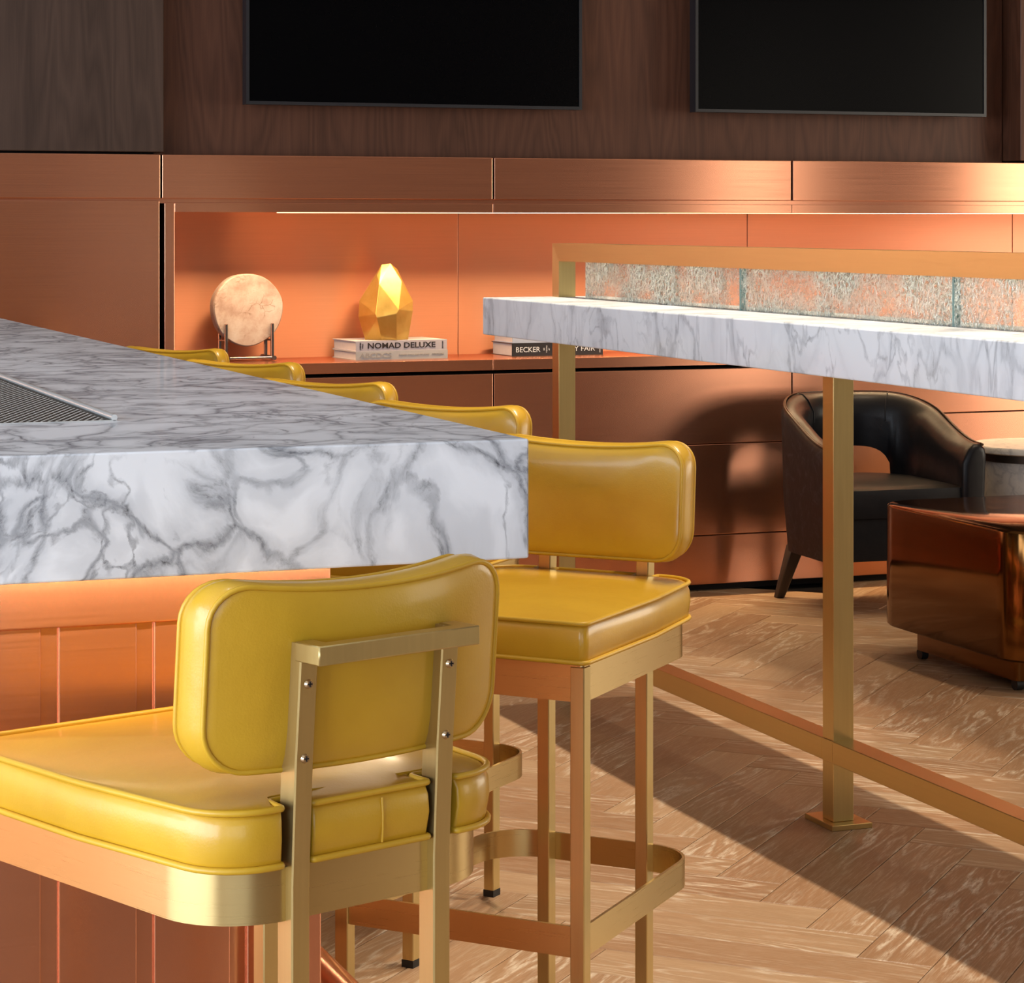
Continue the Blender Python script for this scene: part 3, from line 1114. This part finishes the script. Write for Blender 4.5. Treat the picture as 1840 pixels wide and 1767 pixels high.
    def bend(x, y, z):
        u = x / BHW
        f = (z + hh) / (2 * hh)
        bow = -0.004 * (1 - (2 * f - 1) ** 2) * 0
        zz = zc + z + f * (-0.016 * (1 - u * u)) - (1 - f) * 0.004 * (1 - u * u)
        return (x, y - 0.0035 + 0.74 * x * x - 0.016 * f + bow, zz)

    def ring(y, inset, sc_=None):
        r_ = []
        for p in o3:
            if sc_ is None:
                q = Vector((p.x * (1 - inset / BHW), p.y * (1 - inset / hh)))
            else:
                q = p * sc_
            r_.append(bend(q.x, y, q.y))
        return r_
    T = 0.052
    rings = [ring(-0.007, 0, 0.30), ring(-0.0065, 0, 0.6), ring(-0.004, 0, 0.82), ring(-0.001, 0, 0.93), ring(0.0, 0.004), ring(0.003, 0.0005), ring(0.012, -0.002), ring(T / 2, -0.004),
             ring(T - 0.012, -0.002), ring(T - 0.003, 0.0005), ring(T, 0.004), ring(T + 0.003, 0, 0.93), ring(T + 0.006, 0, 0.82), ring(T + 0.009, 0, 0.6), ring(T + 0.010, 0, 0.30)]
    bm = bmesh.new()
    bm_loft(bm, rings)
    bmesh.ops.recalc_face_normals(bm, faces=bm.faces)
    bk = link_mesh('backrest', bm, 'yellow', t, 60)
    tube('piping', ring(0.001, 0.001), 0.003, 'yellow_pipe', bk, 8, True)
    tube('piping', ring(T - 0.001, 0.001), 0.003, 'yellow_pipe', bk, 8, True)
    return t


def copy_tree(o, parent=None):
    c = o.copy()
    COL.objects.link(c)
    c.parent = parent
    for ch in list(o.children):
        copy_tree(ch, c)
    return c


st1 = make_stool('yellow leather bar stool nearest the camera, seen from behind with its brass handle', (0.75, 2.429, 0), math.radians(-19.5))
STOOLS = [
    (1.573, 3.805, 227.8, 'yellow bar stool facing the camera just behind the marble counter corner'),
    (1.612, 4.635, 230.5, 'yellow bar stool partly hidden by the counter, second along the long side'),
    (1.582, 5.40, 228.0, 'yellow bar stool back in the middle of the row along the counter'),
    (1.600, 6.22, 228.0, 'yellow bar stool back second from the far end of the row'),
    (1.590, 6.96, 229.0, 'yellow bar stool back at the far end, below the round stone slice'),
]
for (x, y, a, lab) in STOOLS:
    c = copy_tree(st1)
    c.location = (x, y, 0)
    c.rotation_euler = (0, 0, -math.radians(a))
    c['label'] = lab

# ================================================================== ARMCHAIR
def armchair(loc, rz):
    t = thing('armchair', 'dark leather barrel armchair with a cut-out back by the copper cabinets', 'armchair', loc, rz)
    HW, DF, DB = 0.285, -0.29, 0.27          # local front is -y
    R = 0.255
    # plan centre line from right arm front, round the back, to left arm front
    path = []
    for k in range(8):
        path.append((HW - 0.035, DF + (DB - R - DF) * k / 8.0))
    for k in range(41):
        a = math.pi * k / 40
        path.append(((HW - 0.035) * math.cos(a), DB - R + (R - 0.035) * math.sin(a)))
    for k in range(8):
        path.append((-HW + 0.035, DB - R + (DF - (DB - R)) * (k + 1) / 8.0))
    n = len(path)
    ln = [0]
    for a, b in zip(path[:-1], path[1:]):
        ln.append(ln[-1] + math.hypot(b[0] - a[0], b[1] - a[1]))
    tot = ln[-1]
    rings = []
    trim = []
    for i in range(n):
        p = Vector(path[i])
        q = Vector(path[min(i + 1, n - 1)]) - Vector(path[max(i - 1, 0)])
        q.normalize()
        nn = Vector((q.y, -q.x))                       # outward
        s = abs(ln[i] / tot - 0.5) * 2                  # 0 at back, 1 at arm fronts
        u = max(0.0, min(1.0, (1 - s) / 0.78))
        zt = 0.572 + 0.146 * (u * u * (3 - 2 * u))
        zl = 0.185
        sc = 0.30
        if s < sc:
            zl = 0.425 + 0.105 * math.sqrt(max(0.0, 1 - (s / sc) ** 4))
        th = 0.035
        sec = []
        def pt(o, z):
            f = p + nn * o
            return (f.x, f.y, z)
        lean = 0.012
        sec.append(pt(th - 0.012 if zl < 0.3 else th, zl))
        sec.append(pt(th + lean * 0.3, zl + (zt - zl) * 0.35))
        sec.append(pt(th + lean * 0.7, zl + (zt - zl) * 0.7))
        sec.append(pt(th + lean, zt - 0.035))
        sec.append(pt(th + lean - 0.006, zt - 0.012))
        sec.append(pt(th + lean - 0.024, zt))
        sec.append(pt(-th * 0.35 + lean, zt - 0.002))
        sec.append(pt(-th * 0.95 + lean, zt - 0.022))
        sec.append(pt(-th * 1.2, zt - 0.06))
        sec.append(pt(-th * 1.25, zl + (zt - zl) * 0.55))
        sec.append(pt(-th, zl))
        rings.append(sec)
        trim.append(pt(th + lean - 0.010, zt - 0.004))
    def end_rings(sec):
        c = Vector((sum(v[0] for v in sec) / len(sec), 0, 0))
        res = []
        for dy, k, dz in ((-0.008, 0.94, 0.004), (-0.013, 0.80, 0.010), (-0.015, 0.55, 0.02)):
            res.append([(c.x + (v[0] - c.x) * k, v[1] + dy, v[2] - (dz if v[2] > 0.4 else -dz)) for v in sec])
        return res
    rings_all = list(reversed(end_rings(rings[0]))) + rings + end_rings(rings[-1])
    bm = bmesh.new()
    vr = bm_loft(bm, rings_all, closed=True)
    bmesh.ops.recalc_face_normals(bm, faces=bm.faces)
    sh = link_mesh('shell', bm, 'worn_leather', t, 50)
    sh.data.materials.append(M['black_leather'])
    for pl in sh.data.polygons:
        # inside faces and arm tops are smooth black leather
        vi = [v % 11 for v in pl.vertices]
        if (min(vi) >= 4 and len(vi) == 4) or len(vi) > 4 or pl.center.y < DF + 0.004:
            pl.material_index = 1
    tube('piping', trim, 0.0045, 'brown_leather', sh, 8)
    tube('piping', [(p[0] * 0.985, p[1] * 0.985, p[2] + 0.004) for p in trim], 0.003, 'brown_leather', sh, 6)
    # seams across the inner back
    for sx in (-0.5, 0.5):
        i = n // 2 + int(sx * 18)
        sec = rings[i]
        tube('seam', [Vector(v) + Vector((0, -0.002, 0.001)) for v in sec[5:10]], 0.002, 'black_leather', sh, 6)
    # seat base and cushion
    def seat_plan(g, yf):
        pts = [(HW - 0.07 + g, yf)]
        for k in range(25):
            a = math.pi * k / 24
            pts.append(((HW - 0.07 + g) * math.cos(a), DB - R + (R - 0.05 + g) * math.sin(a)))
        pts.append((-HW + 0.07 - g, yf))
        return pts
    bm = bmesh.new()
    bm_loft(bm, [[(p[0], p[1], z) for p in seat_plan(g, DF + 0.03 - g * 0.2)] for z, g in ((0.185, 0.0), (0.20, 0.008), (0.325, 0.008), (0.33, 0.0))])
    bmesh.ops.recalc_face_normals(bm, faces=bm.faces)
    link_mesh('seat_base', bm, 'black_leather', t, 50)
    bm = bmesh.new()
    bm_loft(bm, [[(p[0] * k, (p[1] + 0.0) * k, z) for p in seat_plan(g, DF + 0.005 - g * 0.2)] for z, g, k in ((0.331, 0.0, 1), (0.35, 0.012, 1), (0.40, 0.012, 1), (0.425, 0.0, 1), (0.436, 0, 0.85), (0.442, 0, 0.5), (0.443, 0, 0.2))])
    bmesh.ops.recalc_face_normals(bm, faces=bm.faces)
    link_mesh('seat_cushion', bm, 'black_leather', t, 60)
    # splayed tapered legs
    for sx, sy in ((-1, -1), (1, -1), (-1, 1), (1, 1)):
        bm = bmesh.new()
        a = Vector((sx * 0.19, sy * 0.19 - 0.01, 0.19))
        b = Vector((sx * 0.235, sy * 0.235 - 0.01, 0.0))
        rg = []
        for p, h in ((b, 0.015), (a, 0.026)):
            rg.append([(p.x - h, p.y - h, p.z), (p.x + h, p.y - h, p.z), (p.x + h, p.y + h, p.z), (p.x - h, p.y + h, p.z)])
        bm_loft(bm, rg)
        bmesh.ops.recalc_face_normals(bm, faces=bm.faces)
        bmesh.ops.bevel(bm, geom=list(bm.edges), offset=0.003, segments=1, affect='EDGES')
        link_mesh('leg', bm, 'dark_wood', t, 40)
    return t


armchair((4.165, 7.60, 0), math.radians(-3))

# ================================================================== COFFEE TABLE
ct = thing('coffee_table', 'low polished copper coffee table block with rounded corners on casters', 'table', (4.10, 6.38, 0))
def slab(name, pts, layers, mat, parent, smooth=40):
    bm = bmesh.new()
    c = Vector((sum(p[0] for p in pts) / len(pts), sum(p[1] for p in pts) / len(pts)))
    rings = []
    for z, ins in layers:
        r_ = []
        for p in pts:
            v = Vector(p) - c
            q = c + v * (1 - ins / v.length)
            r_.append((q.x, q.y, z))
        rings.append(r_)
    bm_loft(bm, rings)
    bmesh.ops.recalc_face_normals(bm, faces=bm.faces)
    return link_mesh(name, bm, mat, parent, smooth)
cw0, cw1, cd0, cd1 = -0.365, 0.45, -0.45, 0.42
body = rounded([(cw0, cd0, 0.14), (cw1, cd0, 0.14), (cw1, cd1, 0.14), (cw0, cd1, 0.14)], 12)
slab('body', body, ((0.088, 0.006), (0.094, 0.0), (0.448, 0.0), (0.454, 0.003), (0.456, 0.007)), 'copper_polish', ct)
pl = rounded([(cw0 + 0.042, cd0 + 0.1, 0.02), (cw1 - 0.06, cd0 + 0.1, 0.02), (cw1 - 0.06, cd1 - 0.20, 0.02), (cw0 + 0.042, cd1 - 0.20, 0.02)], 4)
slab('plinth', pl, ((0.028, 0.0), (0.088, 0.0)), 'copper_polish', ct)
for cx in (cw0 + 0.058, cw1 - 0.075):
    for cy in (cd0 + 0.12, cd1 - 0.22):
        bm = bmesh.new()
        bmesh.ops.create_cone(bm, cap_ends=True, segments=16, radius1=0.017, radius2=0.017, depth=0.022,
                              matrix=Matrix.Translation((cx, cy, 0.017)) @ Matrix.Rotation(H2, 4, 'Y'))
        bm_box(bm, cx - 0.012, cx + 0.012, cy - 0.010, cy + 0.010, 0.026, 0.034)
        link_mesh('caster', bm, 'rubber', ct, 40)

# ================================================================== SIDE TABLE
sd = thing('side_table', 'round marble topped drum side table behind the copper coffee table', 'table', (4.835, 7.55, 0))
lathe('marble_top', [(0.246, 0.512), (0.252, 0.516), (0.252, 0.532), (0.248, 0.537)], 'marble_side', sd, 64)
lathe('rim_band', [(0.240, 0.485), (0.244, 0.487), (0.244, 0.512), (0.24, 0.512)], 'bronze', sd, 64)
lathe('drum', [(0.215, 0.0), (0.236, 0.02), (0.238, 0.25), (0.236, 0.485)], 'marble_side', sd, 64)

# ================================================================== SHELF OBJECTS
SZ = 0.845
# round stone slice on a metal stand
stc = (2.138, Y1 + 0.235)
stand = thing('display_stand', 'dark polished metal stand holding the round stone slice', 'stand', (stc[0], stc[1], SZ), math.radians(4))
for sx in (-0.083, 0.083):
    tube('foot_bar', [(sx, -0.055, 0.010), (sx, 0.075, 0.010)], 0.008, 'gunmetal', stand, 10)
    box('front_post', sx - 0.0055, sx + 0.0055, -0.036, -0.026, 0.012, 0.128, 'gunmetal', stand, 0.0015)
    box('back_post', sx - 0.0055, sx + 0.0055, 0.034, 0.044, 0.012, 0.098, 'gunmetal', stand, 0.0015)
    box('rest_bar', sx - 0.005, sx + 0.005, -0.028, 0.036, 0.068, 0.074, 'gunmetal', stand, 0.001)
tube('cross_bar', [(-0.083, -0.04, 0.010), (0.083, -0.04, 0.010)], 0.006, 'gunmetal', stand, 10)
bm = bmesh.new()
rg = []
RR = 0.125
for (y, r) in ((-0.024, RR - 0.004), (-0.021, RR - 0.001), (-0.010, RR), (0.012, RR - 0.001), (0.026, RR - 0.002), (0.029, RR - 0.006)):
    ring_ = []
    for k in range(64):
        a = 2 * math.pi * k / 64
        w = 1 + 0.012 * math.sin(3 * a + 0.6) + 0.006 * math.sin(7 * a)
        ring_.append((r * w * math.cos(a), y, r * w * math.sin(a)))
    rg.append(ring_)
bm_loft(bm, rg)
bmesh.ops.recalc_face_normals(bm, faces=bm.faces)
disc = link_mesh('stone_slice', bm, 'stone', None, 40)
disc.location = (stc[0], stc[1], SZ + 0.176)
disc.rotation_euler = (0, 0, math.radians(4))
tag(disc, 'round pale pink stone slice held upright in a metal stand', 'ornament')

# books
def book(label, loc, rz, w, d, h, cover, spine_in=0.002):
    """spine on local -y, width along x"""
    t = thing('book', label, 'book', loc, rz, 'books in the display niche')
    bm = bmesh.new()
    c = 0.0028
    bm_box(bm, -w / 2, w / 2, -d / 2, d / 2, 0, c)
    bm_box(bm, -w / 2, w / 2, -d / 2, d / 2, h - c, h)
    bm_box(bm, -w / 2, w / 2, -d / 2, -d / 2 + c, c, h - c)
    link_mesh('cover', bm, cover, t)
    box('page_block', -w / 2 + 0.004, w / 2 - 0.004, -d / 2 + c, d / 2 - 0.005, c, h - c, 'page', t)
    return t


FR = (H2, 0, 0)
bx, by, brz = 2.656, Y1 + 0.235, math.radians(5)
b2 = book('light grey book lying at the bottom below the lilac grey book', (bx, by, SZ), brz, 0.346, 0.22, 0.030, 'cover_light')
b1 = book('lilac grey book with bold black title lying under the gold rock', (bx - 0.001, by + 0.001, SZ + 0.030), brz, 0.343, 0.22, 0.036, 'cover_grey')
text_mesh('title_lettering', 'NOMAD DELUXE', 0.027, 'ink', b1, (0.0, -0.1103, 0.019), FR, 0.255, 0.0006)
for q, (tx, body) in enumerate(((-0.155, 'HERBERT'), (-0.147, 'YPMA'), (0.155, 'ASSOULINE'))):
    text_mesh('small_lettering', body, 0.0068, 'ink', b1, (tx, -0.1103, 0.018), (H2, H2, 0), 0.026 if q != 1 else 0.018, 0.0002)
text_mesh('title_lettering', 'ABCDCS', 0.024, 'ink_tan', b2, (-0.10, -0.1103, 0.0155), FR, 0.12, 0.0002)
text_mesh('small_lettering', 'DAVID COLLINS STUDIO', 0.0085, 'ink_tan', b2, (0.045, -0.1103, 0.0155), FR, 0.115, 0.0001)
text_mesh('small_lettering', 'ASSOULINE', 0.0085, 'ink_grey', b2, (0.135, -0.1103, 0.0155), FR, 0.046, 0.0001)
cx_, cy_ = 3.256, Y1 + 0.253
b3 = book('black book with white lettering on the shelf behind the high table', (cx_, cy_, SZ), math.radians(3), 0.357, 0.185, 0.047, 'cover_black')
b4 = book('pale blue book on top of the black book', (cx_ - 0.004, cy_ + 0.004, SZ + 0.047), math.radians(4), 0.34, 0.17, 0.032, 'cover_blue')
text_mesh('title_lettering', 'BECKER', 0.026, 'ink_white', b3, (-0.116, -0.0928, 0.0235), FR, 0.094)
text_mesh('small_lettering', '30', 0.008, 'ink_white', b3, (-0.054, -0.0928, 0.0235), (H2, -H2, 0), 0.009)
text_mesh('small_lettering', 'YEARS', 0.007, 'ink_white', b3, (-0.044, -0.0928, 0.0235), (H2, -H2, 0), 0.026)
text_mesh('small_lettering', 'AT', 0.007, 'ink_white', b3, (-0.034, -0.0928, 0.0235), (H2, -H2, 0), 0.009)
text_mesh('title_lettering', 'VANITY FAIR', 0.026, 'ink_white', b3, (0.064, -0.0928, 0.0235), FR, 0.165)
text_mesh('small_lettering', 'ASSOULINE', 0.007, 'ink_white', b3, (0.166, -0.0928, 0.0225), (H2, -H2, 0), 0.03)

# faceted gold rock
BZ1 = SZ + 0.066
verts = {
    'a': (-0.075, -0.030, 0.0), 'b': (-0.022, -0.075, 0.0), 'c': (0.030, -0.075, 0.0), 'd': (0.075, -0.035, 0.0), 'e': (0.07, 0.06, 0.0), 'f': (-0.05, 0.07, 0.0),
    'g': (-0.098, -0.020, 0.072), 'h': (-0.044, -0.092, 0.082), 'i': (-0.040, -0.096, 0.072), 'j': (0.028, -0.098, 0.084), 'k': (0.036, -0.094, 0.096), 'l': (0.092, -0.035, 0.090), 'm': (0.085, 0.055, 0.10), 'n': (-0.06, 0.08, 0.09),
    'o': (-0.094, -0.010, 0.122), 'p': (0.093, -0.025, 0.122), 'q': (-0.028, -0.060, 0.176), 'r': (0.036, -0.056, 0.160), 's': (0.052, -0.035, 0.184), 't': (-0.034, -0.030, 0.204),
    'u': (-0.016, -0.012, 0.236), 'v': (0.016, -0.008, 0.240), 'w': (0.040, -0.004, 0.222), 'x': (-0.02, 0.04, 0.222), 'y': (0.03, 0.04, 0.222)}
bm = bmesh.new()
for p in verts.values():
    bm.verts.new(p)
bmesh.ops.convex_hull(bm, input=list(bm.verts))
bmesh.ops.dissolve_limit(bm, angle_limit=math.radians(9), verts=bm.verts, edges=bm.edges)
bmesh.ops.bevel(bm, geom=list(bm.edges), offset=0.0012, segments=1, affect='EDGES')
rock = link_mesh('gold_rock', bm, 'gold')
rock.location = (2.634, Y1 + 0.215, BZ1)
rock.scale = (1, 1, 1.11)
rock.rotation_euler = (0, 0, math.radians(-12))
tag(rock, 'faceted gold leaf rock ornament standing on the two grey books', 'ornament')
